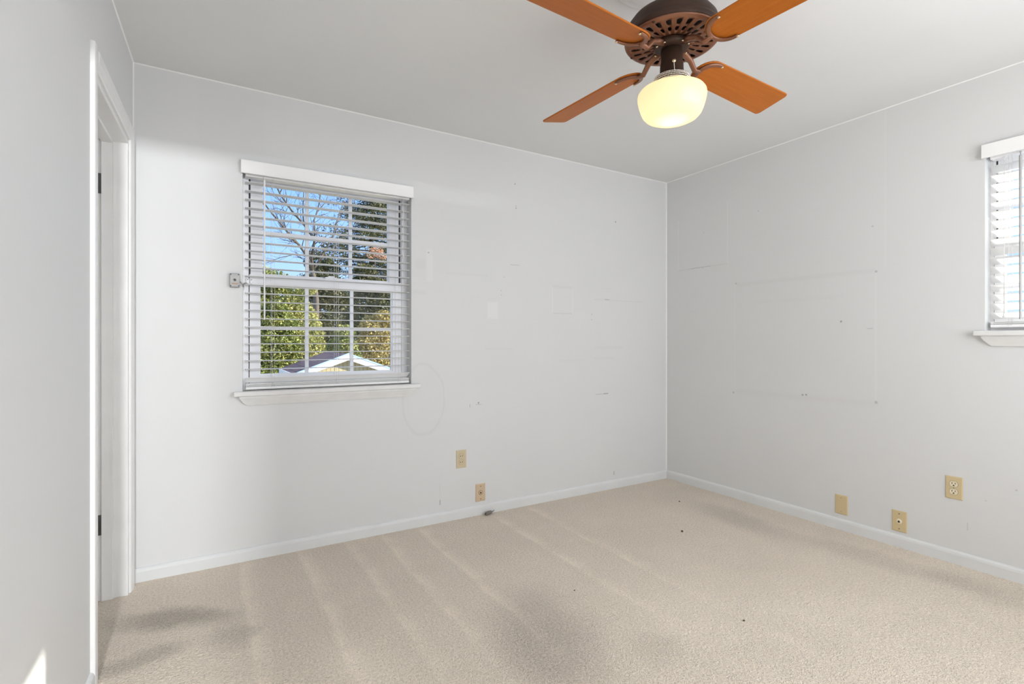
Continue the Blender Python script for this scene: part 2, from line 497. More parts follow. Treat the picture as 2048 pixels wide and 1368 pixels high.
m = MB()
ry0, ry1 = -0.70, -0.55
RW = (1.0, 2.9, 0.85, 2.05)  # window opening added for the rear fill light
m.box(0.45, RW[0], ry0, ry1, 0, H).box(RW[1], RX + 0.15, ry0, ry1, 0, H)
m.box(RW[0], RW[1], ry0, ry1, 0, RW[2]).box(RW[0], RW[1], ry0, ry1, RW[3], H).box(-0.44, 0.45, ry0, ry1, 2.03, H)
struct(m.build('wall_rear', M['wall']), 'pale grey wall behind the viewer with a window and doorway added for light', 'wall')
m = MB()
m.box(-1.7, -1.55, -3.7, BY, 0, H).box(-1.55, 0.6, -3.7, -3.55, 0, H).box(0.6, 0.75, -3.7, ry0, 0, H)
struct(m.build('wall_hall', M['wall']), 'pale grey walls of the hall behind the doorways', 'wall')

d2 = empty('added_door', (0.45, -0.58, 0)); struct(d2, 'added white door behind the viewer, ajar to narrow the hall beam', 'door')  # added out of view to trim the hall beam
m = MB().box(-0.56, 0.0, -0.020, 0.020, 0.01, 2.025); m.build('door_panel', M['trim'], d2, 0.002, 1)
for sy in (-1, 1):
    m = MB().lathe([(0.012, 0), (0.012, 0.02), (0.026, 0.03), (0.028, 0.045), (0.02, 0.055), (1e-5, 0.057)], 24, Matrix.Translation((-0.50, sy * 0.02, 0.95)) @ Matrix.Rotation(R(-90 * sy), 4, 'X'))
    m.build('door_knob', M['brass'], d2)

# baseboards: eased top edge
def base_profile(d=0.014, h=0.066):
    return [(0, 0), (d, 0), (d, h * 0.72), (d * 0.86, h * 0.87), (d * 0.55, h * 0.96), (0.0, h)]
m = MB().prism([(BY - p[0], p[1]) for p in base_profile()], 0, LX + 0.0, RX)
struct(m.build('baseboard_back', M['base']), 'low white baseboard along the wall below the garden window', 'baseboard')
m = MB().prism([(RX - p[0], p[1]) for p in base_profile()], 1, -0.55, BY - 0.0141)
struct(m.build('baseboard_right', M['base']), 'low white baseboard along the right wall below the outlets', 'baseboard')
m = MB().prism([(p[0], p[1]) for p in base_profile(0.013)], 1, -4.2, DOOR_N - 0.076)
struct(lw_obj(m.build('baseboard_left', M['base'])), 'white baseboard along the near left wall, ending at the door casing', 'baseboard')

# caulk beads in the corners
cz = 0.0045
m = MB().prism([(BY, H), (BY - cz, H), (BY, H - cz)], 0, LX, RX)
struct(m.build('trim_1', M['caulk']), 'thin white caulk line between ceiling and garden window wall', 'trim')
m = MB().prism([(RX, H), (RX - cz, H), (RX, H - cz)], 1, -1.3, BY)
struct(m.build('trim_2', M['caulk']), 'thin white caulk line between ceiling and right wall', 'trim')
m = MB().prism([(RX, BY), (RX - cz, BY), (RX, BY - cz)], 2, 0.06, H)
struct(m.build('trim_3', M['caulk']), 'thin white caulk line down the far right corner', 'trim')
m = MB().prism([(0, 0), (cz, 0), (0, -cz)], 2, 2.0, H)
struct(lw_obj(m.build('trim_4', M['caulk'])), 'thin white caulk line in the far left corner above the casing', 'trim')
m = MB().prism([(0, H), (cz, H), (0, H - cz)], 1, -4.2, 0)
struct(lw_obj(m.build('trim_5', M['caulk'])), 'thin white caulk line between ceiling and left wall', 'trim')

# ------------------------------------------------------------------ doorway in the left wall
dr = empty('door_1'); struct(dr, 'white painted door frame in the left wall, its door swung away', 'door')
dr.matrix_world = LW.copy()
def casing_prof(s):        # (offset from inner edge, thickness)
    return [(0, 0), (0, 0.006), (0.004, 0.009), (0.02, 0.010), (0.034, 0.013), (0.058, 0.014), (0.066, 0.012), (0.068, 0.006), (0.068, 0)]
RV = 0.006
m = MB()
m.prism([(t_, DOOR_F + RV + s_) for (s_, t_) in casing_prof(1)], 2, 0, DOOR_H + RV + 0.068)
m.build('far_casing', M['trim'], dr)
m = MB().prism([(t_, DOOR_N - RV - s_) for (s_, t_) in casing_prof(1)], 2, 0, DOOR_H + RV + 0.068)
m.build('near_casing', M['trim'], dr)
m = MB().prism([(t_, DOOR_H + RV + s_) for (s_, t_) in casing_prof(1)], 1, DOOR_N - RV, DOOR_F + RV)
m.build('head_casing', M['trim'], dr)
jt = 0.018
m = MB()
m.box(-LT_, 0.0, DOOR_F - jt, DOOR_F, 0, DOOR_H).box(-LT_, 0.0, DOOR_N, DOOR_N + jt, 0, DOOR_H).box(-LT_, 0.0, DOOR_N + jt, DOOR_F - jt, DOOR_H - jt, DOOR_H)
jb = m.build('jamb', M['trim'], dr, 0.0012, 1)
m = MB()
m.box(-0.092, -0.052, DOOR_F - jt - 0.012, DOOR_F - jt, 0, DOOR_H - jt).box(-0.092, -0.052, DOOR_N + jt, DOOR_N + jt + 0.012, 0, DOOR_H - jt)
m.box(-0.092, -0.052, DOOR_N + jt + 0.012, DOOR_F - jt - 0.012, DOOR_H - jt - 0.012, DOOR_H - jt)
m.build('stop', M['trim'], dr, 0.0012, 1)
for hz in (0.33, 1.82):
    m = MB().box(-0.114, -0.0935, DOOR_F - jt - 0.003, DOOR_F - jt, hz - 0.044, hz + 0.044)
    m.cyl((-0.118, DOOR_F - jt - 0.007, hz - 0.045), (-0.118, DOOR_F - jt - 0.007, hz + 0.045), 0.006)
    m.build('hinge', M['darksteel'], dr)
m = MB().box(-0.765, -0.126, DOOR_F - jt - 0.038, DOOR_F - jt - 0.004, 0.012, DOOR_H - jt - 0.004)
m.build('door_panel', M['trim'], dr, 0.002, 1)

# ------------------------------------------------------------------ windows
def sash(name, parent, A, x0, x1, z0, z1, gx0, gx1, gz0, gz1, y0, dep, mx, mz, frame_bevel=0.003):
    """sash in a local frame where +y points outdoors; A maps it to the world"""
    m = MB()
    m.box(x0, gx0, y0, y0 + dep, z0, z1, A).box(gx1, x1, y0, y0 + dep, z0, z1, A)
    m.box(gx0, gx1, y0, y0 + dep, z0, gz0, A).box(gx0, gx1, y0, y0 + dep, gz1, z1, A)
    o = m.build(name, M['vinyl'], parent)
    m = MB()
    b = 0.008
    m.box(gx0, gx0 + b, y0 + 0.006, y0 + dep - 0.006, gz0, gz1, A).box(gx1 - b, gx1, y0 + 0.006, y0 + dep - 0.006, gz0, gz1, A)
    m.box(gx0 + b, gx1 - b, y0 + 0.006, y0 + dep - 0.006, gz0, gz0 + b, A).box(gx0 + b, gx1 - b, y0 + 0.006, y0 + dep - 0.006, gz1 - b, gz1, A)
    m.build('glazing_bead', M['vinyl'], o)
    yc = y0 + dep * 0.5
    m = MB().box(gx0 + b, gx1 - b, yc - 0.002, yc + 0.002, gz0 + b, gz1 - b, A)
    m.build('pane', M['glass'], o)
    m = MB()
    hw = 0.0095
    xs = sorted(mx)
    for x in xs: m.box(x - hw, x + hw, yc - 0.0065, yc + 0.0065, gz0 + b, gz1 - b, A)
    edges = [gx0 + b] + [v for x in xs for v in (x - hw, x + hw)] + [gx1 - b]
    for i in range(0, len(edges), 2):
        m.box(edges[i], edges[i + 1], yc - 0.006, yc + 0.006, mz - hw, mz + hw, A)
    m.build('muntins', M['vinyl'], o)
    return o

def window(name, A, op, label, horn, lower, upper):
    root = empty(name); struct(root, label, 'window')
    X0, X1, Z0, Z1 = op
    m = MB()
    fy0, fy1 = 0.078, 0.148
    lx0, lx1, lz0, lz1 = lower[0:4]
    m.box(X0, lx0 - 0.004, fy0, fy1, Z0, Z1, A).box(lx1 + 0.004, X1, fy0, fy1, Z0, Z1, A)
    m.box(lx0 - 0.004, lx1 + 0.004, fy0, fy1, Z1 - 0.03, Z1, A).box(lx0 - 0.004, lx1 + 0.004, fy0, fy1, Z0, lz0 - 0.002, A)
    fr = m.build('window_frame', M['vinyl'], root)
    m = MB()                                     # sash tracks: thin dark gaps
    ux0, ux1 = upper[0], upper[1]
    m.box(lx0 - 0.004, lx0, 0.082, 0.106, lz0, lz1, A).box(lx1, lx1 + 0.004, 0.082, 0.106, lz0, lz1, A)
    m.box(lx0 - 0.004, ux0 - 0.0005, 0.112, 0.140, lz0, Z1 - 0.03, A).box(ux1 + 0.0005, lx1 + 0.004, 0.112, 0.140, lz0, Z1 - 0.03, A)
    m.build('weatherstrip', M['gasket'], fr)
    ls = sash('lower_sash', root, A, *lower[:8], 0.072, 0.027, lower[8], lower[9])
    us = sash('upper_sash', root, A, *upper[:8], 0.108, 0.027, upper[8], upper[9])
    m = MB()
    xm = (lx0 + lx1) / 2
    m.box(xm - 0.03, xm + 0.03, 0.074, 0.096, lz1, lz1 + 0.010, A)
    m.box(xm - 0.012, xm + 0.022, 0.078, 0.092, lz1 + 0.010, lz1 + 0.017, A)
    m.build('sash_lock', M['vinyl'], ls)
    # stool and apron
    m = MB()
    h0, h1, t0 = horn
    hw = 0.042
    m.box(h0, h1, -hw, -0.0005, Z0 - 0.024, Z0, A)
    m.box(X0, X1, -0.0005, 0.078, Z0 - 0.0195, Z0, A)
    sl = m.build('window_sill', M['sill'], root, 0.004, 2)
    pf = [(-0.0005, Z0 - 0.024), (-0.026, Z0 - 0.024), (-0.026, Z0 - 0.034), (-0.021, Z0 - 0.046), (-0.014, Z0 - 0.062), (-0.010, Z0 - 0.074), (-0.0005, Z0 - 0.074)]
    # apron with rounded ends
    m = MB()
    a0, a1 = h0 + 0.025, h1 - 0.025
    rows = []
    for (yy, zz) in pf:
        k = (Z0 - 0.024 - zz) / 0.05
        ins = 0.036 * k ** 1.7
        rows.append((a0 + ins, a1 - ins, yy, zz))
    vs = [A @ Vector((r[0], r[2], r[3])) for r in rows] + [A @ Vector((r[1], r[2], r[3])) for r in rows]
    n = len(rows)
    m.add(vs, [tuple(range(n)), tuple(range(2 * n - 1, n - 1, -1))] + [(i, i + n, (i + 1) % n + n, (i + 1) % n) for i in range(n)])
    m.build('apron', M['sill'], root)
    return root

A1 = Matrix.Translation((0, BY, 0))
window('window_1', A1, W1, 'white double hung window with a blind and garden view in the far wall', (0.124, 1.118, 0),
       (0.203, 1.034, 0.893, 1.487, 0.248, 0.978, 0.948, 1.432, (0.490, 0.737), 1.202),
       (0.210, 1.028, 1.440, 2.016, 0.262, 0.968, 1.490, 1.985, (0.497, 0.738), 1.722))
# right window: local x -> world -y, local y -> world +x
A2 = Matrix.Translation((RX, 0, 0)) @ Matrix.Rotation(R(-90), 4, 'Z')
window('window_2', A2, (-W2[1], -W2[0], W2[2], W2[3]), 'sunlit white window with closed blind, cut by the right picture edge', (-W2[1] - 0.034, -W2[0] + 0.034, 0),
       (-0.938, -0.195, 1.202, 1.62, -0.905, -0.228, 1.255, 1.57, (-0.667, -0.466), 1.415),
       (-0.934, -0.199, 1.58, 2.03, -0.900, -0.233, 1.63, 2.0, (-0.667, -0.466), 1.815))
# third window: added out of view so the sun reaches the left wall
root = empty('added_window'); struct(root, 'added bare white window in the right wall, out of view, admitting sun', 'window')
m = MB()
m.box(RX + 0.09, RX + 0.14, W3[0], W3[0] + 0.03, W3[2], W3[3]).box(RX + 0.09, RX + 0.14, W3[1] - 0.03, W3[1], W3[2], W3[3])
m.box(RX + 0.09, RX + 0.14, W3[0] + 0.03, W3[1] - 0.03, W3[3] - 0.03, W3[3]).box(RX + 0.09, RX + 0.14, W3[0] + 0.03, W3[1] - 0.03, W3[2] - 0.02, W3[2] + 0.03)
m.build('window_frame', M['vinyl'], root)
m = MB().box(RX + 0.112, RX + 0.116, W3[0] + 0.03, W3[1] - 0.03, W3[2] + 0.03, W3[3] - 0.03); m.build('pane', M['glass'], root)

# ------------------------------------------------------------------ blinds
def slat_poly(xc, zc, ang, w_=0.050, th=0.0028, crown=0.0018):
    """cross-section in (depth, z), bowed slat; depth grows outdoors"""
    pts = []
    n = 6
    top = [(-w_ / 2 + w_ * i / n, crown * (1 - (2 * i / n - 1) ** 2)) for i in range(n + 1)]
    bot = [(x, z - th) for (x, z) in reversed(top)]
    c, s = math.cos(ang), math.sin(ang)
    return [(xc + x * c - z * s, zc + x * s + z * c) for (x, z) in top + bot]

def blind(name, A, x0, x1, vx0, vx1, vz0, vz1, ztop, nsl, pitch, ang, tilted, stack, rail_z, ladders, yc, label, wand, cord, slat_m):
    root = empty(name); tag(root, label, 'window blind')
    vy = -0.030
    m = MB()
    m.box(vx0, vx1, vy, vy + 0.010, vz0, vz1, A)
    m.box(vx0, vx0 + 0.008, vy + 0.010, -0.0008, vz0, vz1, A).box(vx1 - 0.008, vx1, vy + 0.010, -0.0008, vz0, vz1, A)
    m.build('valance', M['blind'], root, 0.002, 2)
    m = MB().box(x0, x1, yc - 0.027, yc + 0.027, vz0 - 0.004, vz0 + 0.042, A)
    hr = m.build('headrail', M['blind'], root, 0.002, 1)
    m = MB()
    for k in range(nsl):
        m.prism(slat_poly(yc, ztop - pitch * k, ang), 0, x0, x1, A)
    m.build('slats', M[slat_m], root)
    m = MB()
    for (z, a) in tilted:
        m.prism(slat_poly(yc - 0.006, z, a), 0, x0, x1, A)
    for z in stack:
        m.prism(slat_poly(yc, z, 0, crown=0.0006), 0, x0 + 0.002, x1 - 0.002, A)
    m.build('gathered_slats', M['blind'], root)
    m = MB().box(x0, x1, yc - 0.026, yc + 0.026, rail_z, rail_z + 0.015, A)
    m.build('bottom_rail', M['blind'], root, 0.004, 2)
    for lx in ladders:
        m = MB()
        for yy in (yc - 0.027, yc + 0.027):
            m.tube([A @ Vector((lx, yy, vz0)), A @ Vector((lx, yy, rail_z + 0.01))], 0.0008, 5)
        m.tube([A @ Vector((lx + 0.012, yc - 0.028, vz0)), A @ Vector((lx + 0.012, yc - 0.028, rail_z + 0.01))], 0.0007, 5)
        m.build('ladder_cord', M['cord'], root)
    (wx, wz0, wz1, wr, wm) = wand
    wy = yc - 0.036
    m = MB().cyl(A @ Vector((wx, wy, wz0)), A @ Vector((wx, wy, wz1)), wr, 6, wr * 1.15, smooth=False)
    m.cyl(A @ Vector((wx, wy, wz1)), A @ Vector((wx, wy, wz1 + 0.012)), wr * 0.4, 6)
    m.ball(A @ Vector((wx, wy, wz1 + 0.016)), 0.004)
    m.build('tilt_wand', M[wm], root)
    (cx, cz0, cz1) = cord
    m = MB()
    for dx in (-0.0018, 0.0018):
        m.tube([A @ Vector((cx + dx, wy, cz1)), A @ Vector((cx + dx * 0.4, wy, cz0 + 0.015))], 0.0009, 5)
    m.cyl(A @ Vector((cx, wy, cz0 + 0.022)), A @ Vector((cx, wy, cz0)), 0.003, 10, 0.006)
    m.build('lift_cord', M['cord'], root)
    return root

blind('window_blind', A1, 0.180, 1.064, 0.157, 1.076, 1.992, 2.060, 1.9615, 23, 0.0444, 0.0,
      [(0.929, R(-32))], [0.8985, 0.9035, 0.9085], 0.8785, (0.305, 0.635, 0.995), 0.036,
      'white two inch horizontal blind with open slats over the garden window', (0.268, 1.245, 1.975, 0.0042, 'blind'), (1.022, 1.63, 1.99), 'slat')
blind('window_blind', A2, -0.938, -0.192, -W2[1] - 0.006, -W2[0] + 0.006, 2.022, 2.088, 1.972, 17, 0.0447, R(-38),
      [], [1.218, 1.2225, 1.227], 1.198, (-0.87, -0.56, -0.26), 0.040,
      'white glowing blind with tilted slats in the right window', (-0.826, 1.235, 2.005, 0.0052, 'greywand'), (-0.884, 1.245, 2.02), 'slat_sun')

# ------------------------------------------------------------------ alarm box beside the garden window
t = empty('alarm_box', (0.130, BY, 1.441)); tag(t, 'small grey metal box with keyhole and cable left of the garden window', 'alarm box')
m = MB().box(-0.0235, 0.0235, -0.020, -0.0005, -0.0355, 0.0355); m.build('housing', M['steel'], t, 0.004, 3)
for sx in (-0.018, 0.017):
    for sz in (-0.028, 0.029):
        m = MB().cyl((sx, -0.0198, sz), (sx, -0.0215, sz), 0.0028, 10); m.build('screw', M['darksteel'], t)
m = MB().lathe([(1e-5, 0.005), (0.003, 0.005), (0.005, 0.003), (0.0075, 0.0), (0.0075, -0.001)], 20, Matrix.Translation((0, -0.0200, 0.002)) @ Matrix.Rotation(R(90), 4, 'X'))
kb = m.build('key_switch', M['steel'], t)
m = MB().cyl((0, -0.0235, 0.002), (0, -0.0255, 0.002), 0.0032, 12); m.build('keyhole', M['slot'], kb)
m = MB().box(-0.014, 0.014, -0.0206, -0.0199, -0.0195, -0.0135); m.build('nameplate', M['label'], t)
m = MB().tube([(0.022, -0.010, -0.004), (0.030, -0.012, -0.010), (0.036, -0.010, -0.022), (0.0395, 0.002, -0.030), (0.0415, 0.016, -0.026), (0.0425, 0.034, -0.014), (0.046, 0.050, -0.006), (0.056, 0.063, -0.003), (0.062, 0.067, -0.004)], 0.0026, 8)
m.build('cable', M['steel'], t)
m = MB().box(0.056, 0.0715, 0.064, 0.0775, -0.012, 0.022).box(0.0745, 0.088, 0.064, 0.0715, -0.012, 0.022)
tb = m.build('terminal_block', M['vinyl'], t, 0.0015, 1)
for sx in (0.064, 0.081):
    for sz in (-0.007, 0.016):
        m = MB().cyl((sx, 0.0645, sz), (sx, 0.0620, sz), 0.0022, 8); m.build('terminal_screw', M['slot'], tb)

# ------------------------------------------------------------------ wall plates
# local frame: x across, z up, -y out of the wall
def plate_mesh(w_=0.070, h_=0.1145, th=0.0055):
    m = MB()
    e = 0.005
    prof = [(w_ / 2, h_ / 2, 0.0), (w_ / 2, h_ / 2, -th * 0.45), (w_ / 2 - e * 0.4, h_ / 2 - e * 0.4, -th * 0.85), (w_ / 2 - e, h_ / 2 - e, -th)]
    vs = []; fs = []
    for (a, b, y) in prof: vs += [(-a, y, -b), (a, y, -b), (a, y, b), (-a, y, b)]
    for j in range(3):
        for i in range(4):
            k = (i + 1) % 4
            fs.append((j * 4 + i, j * 4 + k, j * 4 + 4 + k, j * 4 + 4 + i))
    fs += [(12, 13, 14, 15), (3, 2, 1, 0)]
    return m.add(vs, fs)
def disc(x, z, r, y0, y1, n=20, sx=1.0, flat=None):
    m = MB()
    pts = []
    for i in range(n):
        a = 2 * PI * i / n
        px, pz = r * sx * math.cos(a), r * math.sin(a)
        if flat: pz = max(-flat, min(flat, pz))
        pts.append((x + px, z + pz))
    return m.prism(pts, 1, y0, y1)
def wall_plate(name, loc, rz, label, cat, mat, kind):
    t = empty(name, loc, rz); tag(t, label, cat)
    TH = 0.0055
    plate_mesh().build('plate', M[mat], t)
    if kind in ('old', 'duplex'):
        for s in (-1, 1):
            zc = s * 0.0195
            m = disc(0, zc, 0.0172, -TH + 0.001, -TH - 0.0018, 28, 1.0, 0.0138)
            rc = m.build('receptacle', M['almond' if kind == 'duplex' else mat], t)
            m = MB()
            yy0, yy1 = -TH - 0.0016, -TH - 0.0022
            if kind == 'duplex':
                m.box(-0.0078, -0.0054, yy1, yy0, zc - 0.001, zc + 0.0085); m.box(0.0054, 0.0078, yy1, yy0, zc - 0.0002, zc + 0.0075)
                m.prism([(0.0033 * math.cos(a), zc - 0.0075 + 0.0033 * math.sin(a)) for a in [PI * i / 8 for i in range(9)]] + [(-0.0033, zc - 0.010), (0.0033, zc - 0.010)], 1, yy1, yy0)
            else:
                for sx in (-1, 1):
                    m.prism([(sx * 0.0105, zc), (sx * 0.0050, zc + 0.0048), (sx * 0.0050, zc - 0.0048)] if sx < 0 else [(sx * 0.0105, zc), (sx * 0.0050, zc - 0.0048), (sx * 0.0050, zc + 0.0048)], 1, yy1, yy0)
            m.build('slots', M['slot'], rc)
            ring = MB()
            pts = [(1.0 + 0.0) for _ in range(1)]
            n = 28
            vi = []; vo = []
            for i in range(n):
                a = 2 * PI * i / n
                px, pz = 0.0174 * math.cos(a), max(-0.0140, min(0.0140, 0.0174 * math.sin(a)))
                vi.append((px, -TH - 0.0003, zc + pz)); vo.append((px * 1.05, -TH - 0.0003, zc + pz * 1.05))
            ring.add(vi + vo, [(i, (i + 1) % n, (i + 1) % n + n, i + n) for i in range(n)])
            ring.build('recess_gap', M['slot'], t)
        m = disc(0, 0, 0.0032, -TH + 0.001, -TH - 0.0012, 14); m.build('screw', M['steel' if kind == 'duplex' else mat], t)
    else:
        for sz in (-0.041, 0.041):
            m = disc(0, sz, 0.0030, -TH + 0.001, -TH - 0.0010, 14); sc = m.build('screw', M['darksteel' if kind != 'blank' else 'steel'], t)
        if kind == 'coax':
            m = MB().lathe([(0.0125, 0.0), (0.0150, 0.0), (0.0150, 0.0016), (0.0125, 0.0016)], 32, Matrix.Translation((0, -TH + 0.0008, 0.0)) @ Matrix.Rotation(R(90), 4, 'X'), closed=True)
            m.build('hub_ring', M['lint'], t)
            m = MB().lathe([(0.0045, 0.0015), (0.012, 0.003), (0.012, 0.0)], 28, Matrix.Translation((0, -TH, 0)) @ Matrix.Rotation(R(90), 4, 'X'))
            hb = m.build('hub', M[mat], t)
            m = disc(0, -0.001, 0.0048, -TH - 0.0005, -TH - 0.0030, 16); m.build('cable_hole', M['slot'], hb)
        if kind == 'phone':
            m = MB().lathe([(1e-5, 0.004), (0.010, 0.004), (0.0125, 0.003), (0.0135, 0.0)], 28, Matrix.Translation((0, -TH + 0.0002, 0)) @ Matrix.Rotation(R(90), 4, 'X'))
            jk = m.build('jack', M['almond'], t)
            m = MB().prism([(-0.0052, -0.006), (0.0052, -0.006), (0.0052, 0.001), (0.003, 0.001), (0.003, 0.0045), (-0.003, 0.0045), (-0.003, 0.001), (-0.0052, 0.001)], 1, -TH - 0.0048, -TH - 0.0036)
            m.build('socket', M['slot'], jk)
    return t
wall_plate('wall_outlet', (1.404, BY, 0.378), 0, 'old ivory two slot outlet on the far wall right of the window', 'outlet', 'ivory', 'old')
wall_plate('cable_plate', (1.542, BY, 0.143), 0, 'tan cable plate with round centre just above the far baseboard', 'wall plate', 'tan', 'coax')
wall_plate('blank_plate', (RX, 1.611, 0.150), R(-90), 'plain ivory blank cover plate low on the right wall', 'wall plate', 'yellow', 'blank')
wall_plate('phone_plate', (RX, 1.312, 0.141), R(-90), 'yellowed phone jack plate touching the right baseboard', 'wall plate', 'yellow', 'phone')
wall_plate('wall_outlet', (RX, 1.073, 0.384), R(-90), 'ivory plate with two round white three prong sockets on right wall', 'outlet', 'yellow', 'duplex')

# ------------------------------------------------------------------ bits on the carpet
t = empty('cable_stub', (1.590, 2.932, 0.0), R(8)); tag(t, 'frayed dark grey cable stub lying against the far baseboard', 'cable stub')
m = MB().tube([(-0.035, -0.006, 0.012), (-0.030, -0.006, 0.0125), (-0.010, -0.002, 0.014), (0.012, 0.002, 0.014), (0.025, 0.004, 0.013)], [0.0095, 0.011, 0.0115, 0.010, 0.004], 12)
sh = m.build('sheath', M['lint'], t)
m = MB().cyl((-0.0352, -0.006, 0.012), (-0.0365, -0.006, 0.012), 0.0055, 10); m.build('hole', M['slot'], sh)
m = MB().tube([(0.020, 0.003, 0.013), (0.038, 0.008, 0.013), (0.052, 0.016, 0.016)], [0.004, 0.0025, 0.001], 8)
m.build('wire_tail', M['lint'], t)
def crumb(x, y, r, label, seed):
    rnd = random.Random(seed)
    m = MB().ball((0, 0, r * 0.6), r, 7, 5, 0.8)
    m.v = [(a + rnd.uniform(-.3, .3) * r, b + rnd.uniform(-.3, .3) * r, max(0, c + rnd.uniform(-.2, .2) * r)) for (a, b, c) in m.v]
    o = m.build('carpet_crumb', M['crumb'], loc=(x, y, 0.0005))
    tag(o, label, 'crumb', 'crumbs on the carpet')
crumb(2.424, 2.076, 0.0070, 'largest dark crumb on the carpet, in front of the far corner', 1)
crumb(2.860, 2.474, 0.0050, 'tiny dark crumb on the carpet nearest the far right corner', 2)
crumb(1.868, 1.289, 0.0042, 'tiny dark crumb in the middle of the near carpet', 3)
crumb(1.436, 1.840, 0.0034, 'faint dark crumb on the carpet left of the other crumbs', 4)

# ------------------------------------------------------------------ ceiling fan
FX, FY, ZB = 1.409, 1.253, 2.135
fan = empty('ceiling_fan', (FX, FY, H)); tag(fan, 'four blade bronze ceiling fan with orange brown blades and a lit globe', 'ceiling fan')
def Z(z): return z - H
m = MB().lathe([(0.215, Z(H)), (0.215, Z(2.435)), (0.205, Z(2.428)), (0.190, Z(2.433)), (0.178, Z(2.424)), (0.150, Z(2.428)), (0.120, Z(2.424)), (0.08, Z(2.428)), (0.07, Z(2.43))], 72)
m.build('ceiling_medallion', M['trim'], fan)
m = MB().lathe([(0.068, Z(2.434)), (0.072, Z(2.42)), (0.070, Z(2.395)), (0.052, Z(2.365)), (0.03, Z(2.345)), (0.014, Z(2.335)), (0.014, Z(2.27))], 40)
m.build('canopy', M['bronze'], fan)
m = MB().lathe([(0.014, Z(2.290)), (0.06, Z(2.287)), (0.108, Z(2.278)), (0.138, Z(2.262)), (0.152, Z(2.243)), (0.157, Z(2.222)), (0.157, Z(2.214)), (0.1600, Z(2.212)), (0.1625, Z(2.206)), (0.1625, Z(2.192)), (0.157, Z(2.189)), (0.155, Z(2.1895)), (0.150, Z(2.196)), (0.06, Z(2.198))], 96)
mh = m.build('motor_housing', M['bronze'], fan)
m = MB().lathe([(0.148, Z(2.1975)), (0.148, Z(2.1965)), (0.02, Z(2.1965))], 48); m.build('motor_core', M['black'], mh)
# vent plate with real slots
pl = MB().lathe([(0.050, Z(2.180)), (0.100, Z(2.180)), (0.148, Z(2.182)), (0.158, Z(2.185)), (0.1615, Z(2.189)), (0.1560, Z(2.1905)), (0.148, Z(2.1855)), (0.100, Z(2.1835)), (0.050, Z(2.1835))], 144, closed=True)
plate = pl.build('vent_plate', M['copper'], fan)
cut = MB()
NS = 24
def capsule(r0, r1, w0, w1, a):
    pts = []
    for i in range(9):
        b = PI / 2 + PI * i / 8
        pts.append((r0 + w0 + w0 * math.cos(b), w0 * math.sin(b)))
    for i in range(9):
        b = -PI / 2 + PI * i / 8
        pts.append((r1 - w1 + w1 * math.cos(b), w1 * math.sin(b)))
    c, s = math.cos(a), math.sin(a)
    return [(x * c - y * s, x * s + y * c) for (x, y) in pts]
for k in range(NS):
    a = 2 * PI * (k + 0.5) / NS
    cut.prism(capsule(0.109, 0.141, 0.0070, 0.0092, a), 2, Z(2.17), Z(2.20))
    cut.prism(capsule(0.076, 0.102, 0.0052, 0.0066, a), 2, Z(2.17), Z(2.20))
cutter = cut.build('cutter', M['black'])
cutter.parent = fan
bpy.context.view_layer.update()
md = plate.modifiers.new('slots', 'BOOLEAN'); md.operation = 'DIFFERENCE'; md.object = cutter; md.solver = 'EXACT'
dg = bpy.context.evaluated_depsgraph_get(); dg.update()
me = bpy.data.meshes.new_from_object(plate.evaluated_get(dg))
plate.modifiers.clear()
old = plate.data; plate.data = me
if not me.materials: me.materials.append(M['copper'])
bpy.data.objects.remove(cutter, do_unlink=True)
for k in range(4):
    a = R(20 + 90 * k)
    m = MB().lathe([(1e-5, -0.003), (0.003, -0.0025), (0.0045, 0.0), (0.0045, 0.001)], 12, Matrix.Translation((0.153 * math.cos(a), 0.153 * math.sin(a), Z(2.1825))))
    m.build('screw', M['bronze'], plate)
# flywheel and switch housing
m = MB().lathe([(0.02, Z(2.180)), (0.056, Z(2.180)), (0.060, Z(2.176)), (0.060, Z(2.166)), (0.055, Z(2.160)), (0.040, Z(2.158)), (0.02, Z(2.158))], 48)
m.build('flywheel', M['bronze'], fan)
m = MB().lathe([(0.030, Z(2.158)), (0.037, Z(2.156)), (0.037, Z(2.112)), (0.0385, Z(2.110)), (0.0385, Z(2.106)), (0.0395, Z(2.104)), (0.041, Z(2.064)), (0.046, Z(2.060)), (0.054, Z(2.059)), (0.057, Z(2.056)), (0.057, Z(2.034)), (0.050, Z(2.032))], 48)
sh = m.build('switch_housing', M['bronze'], fan)
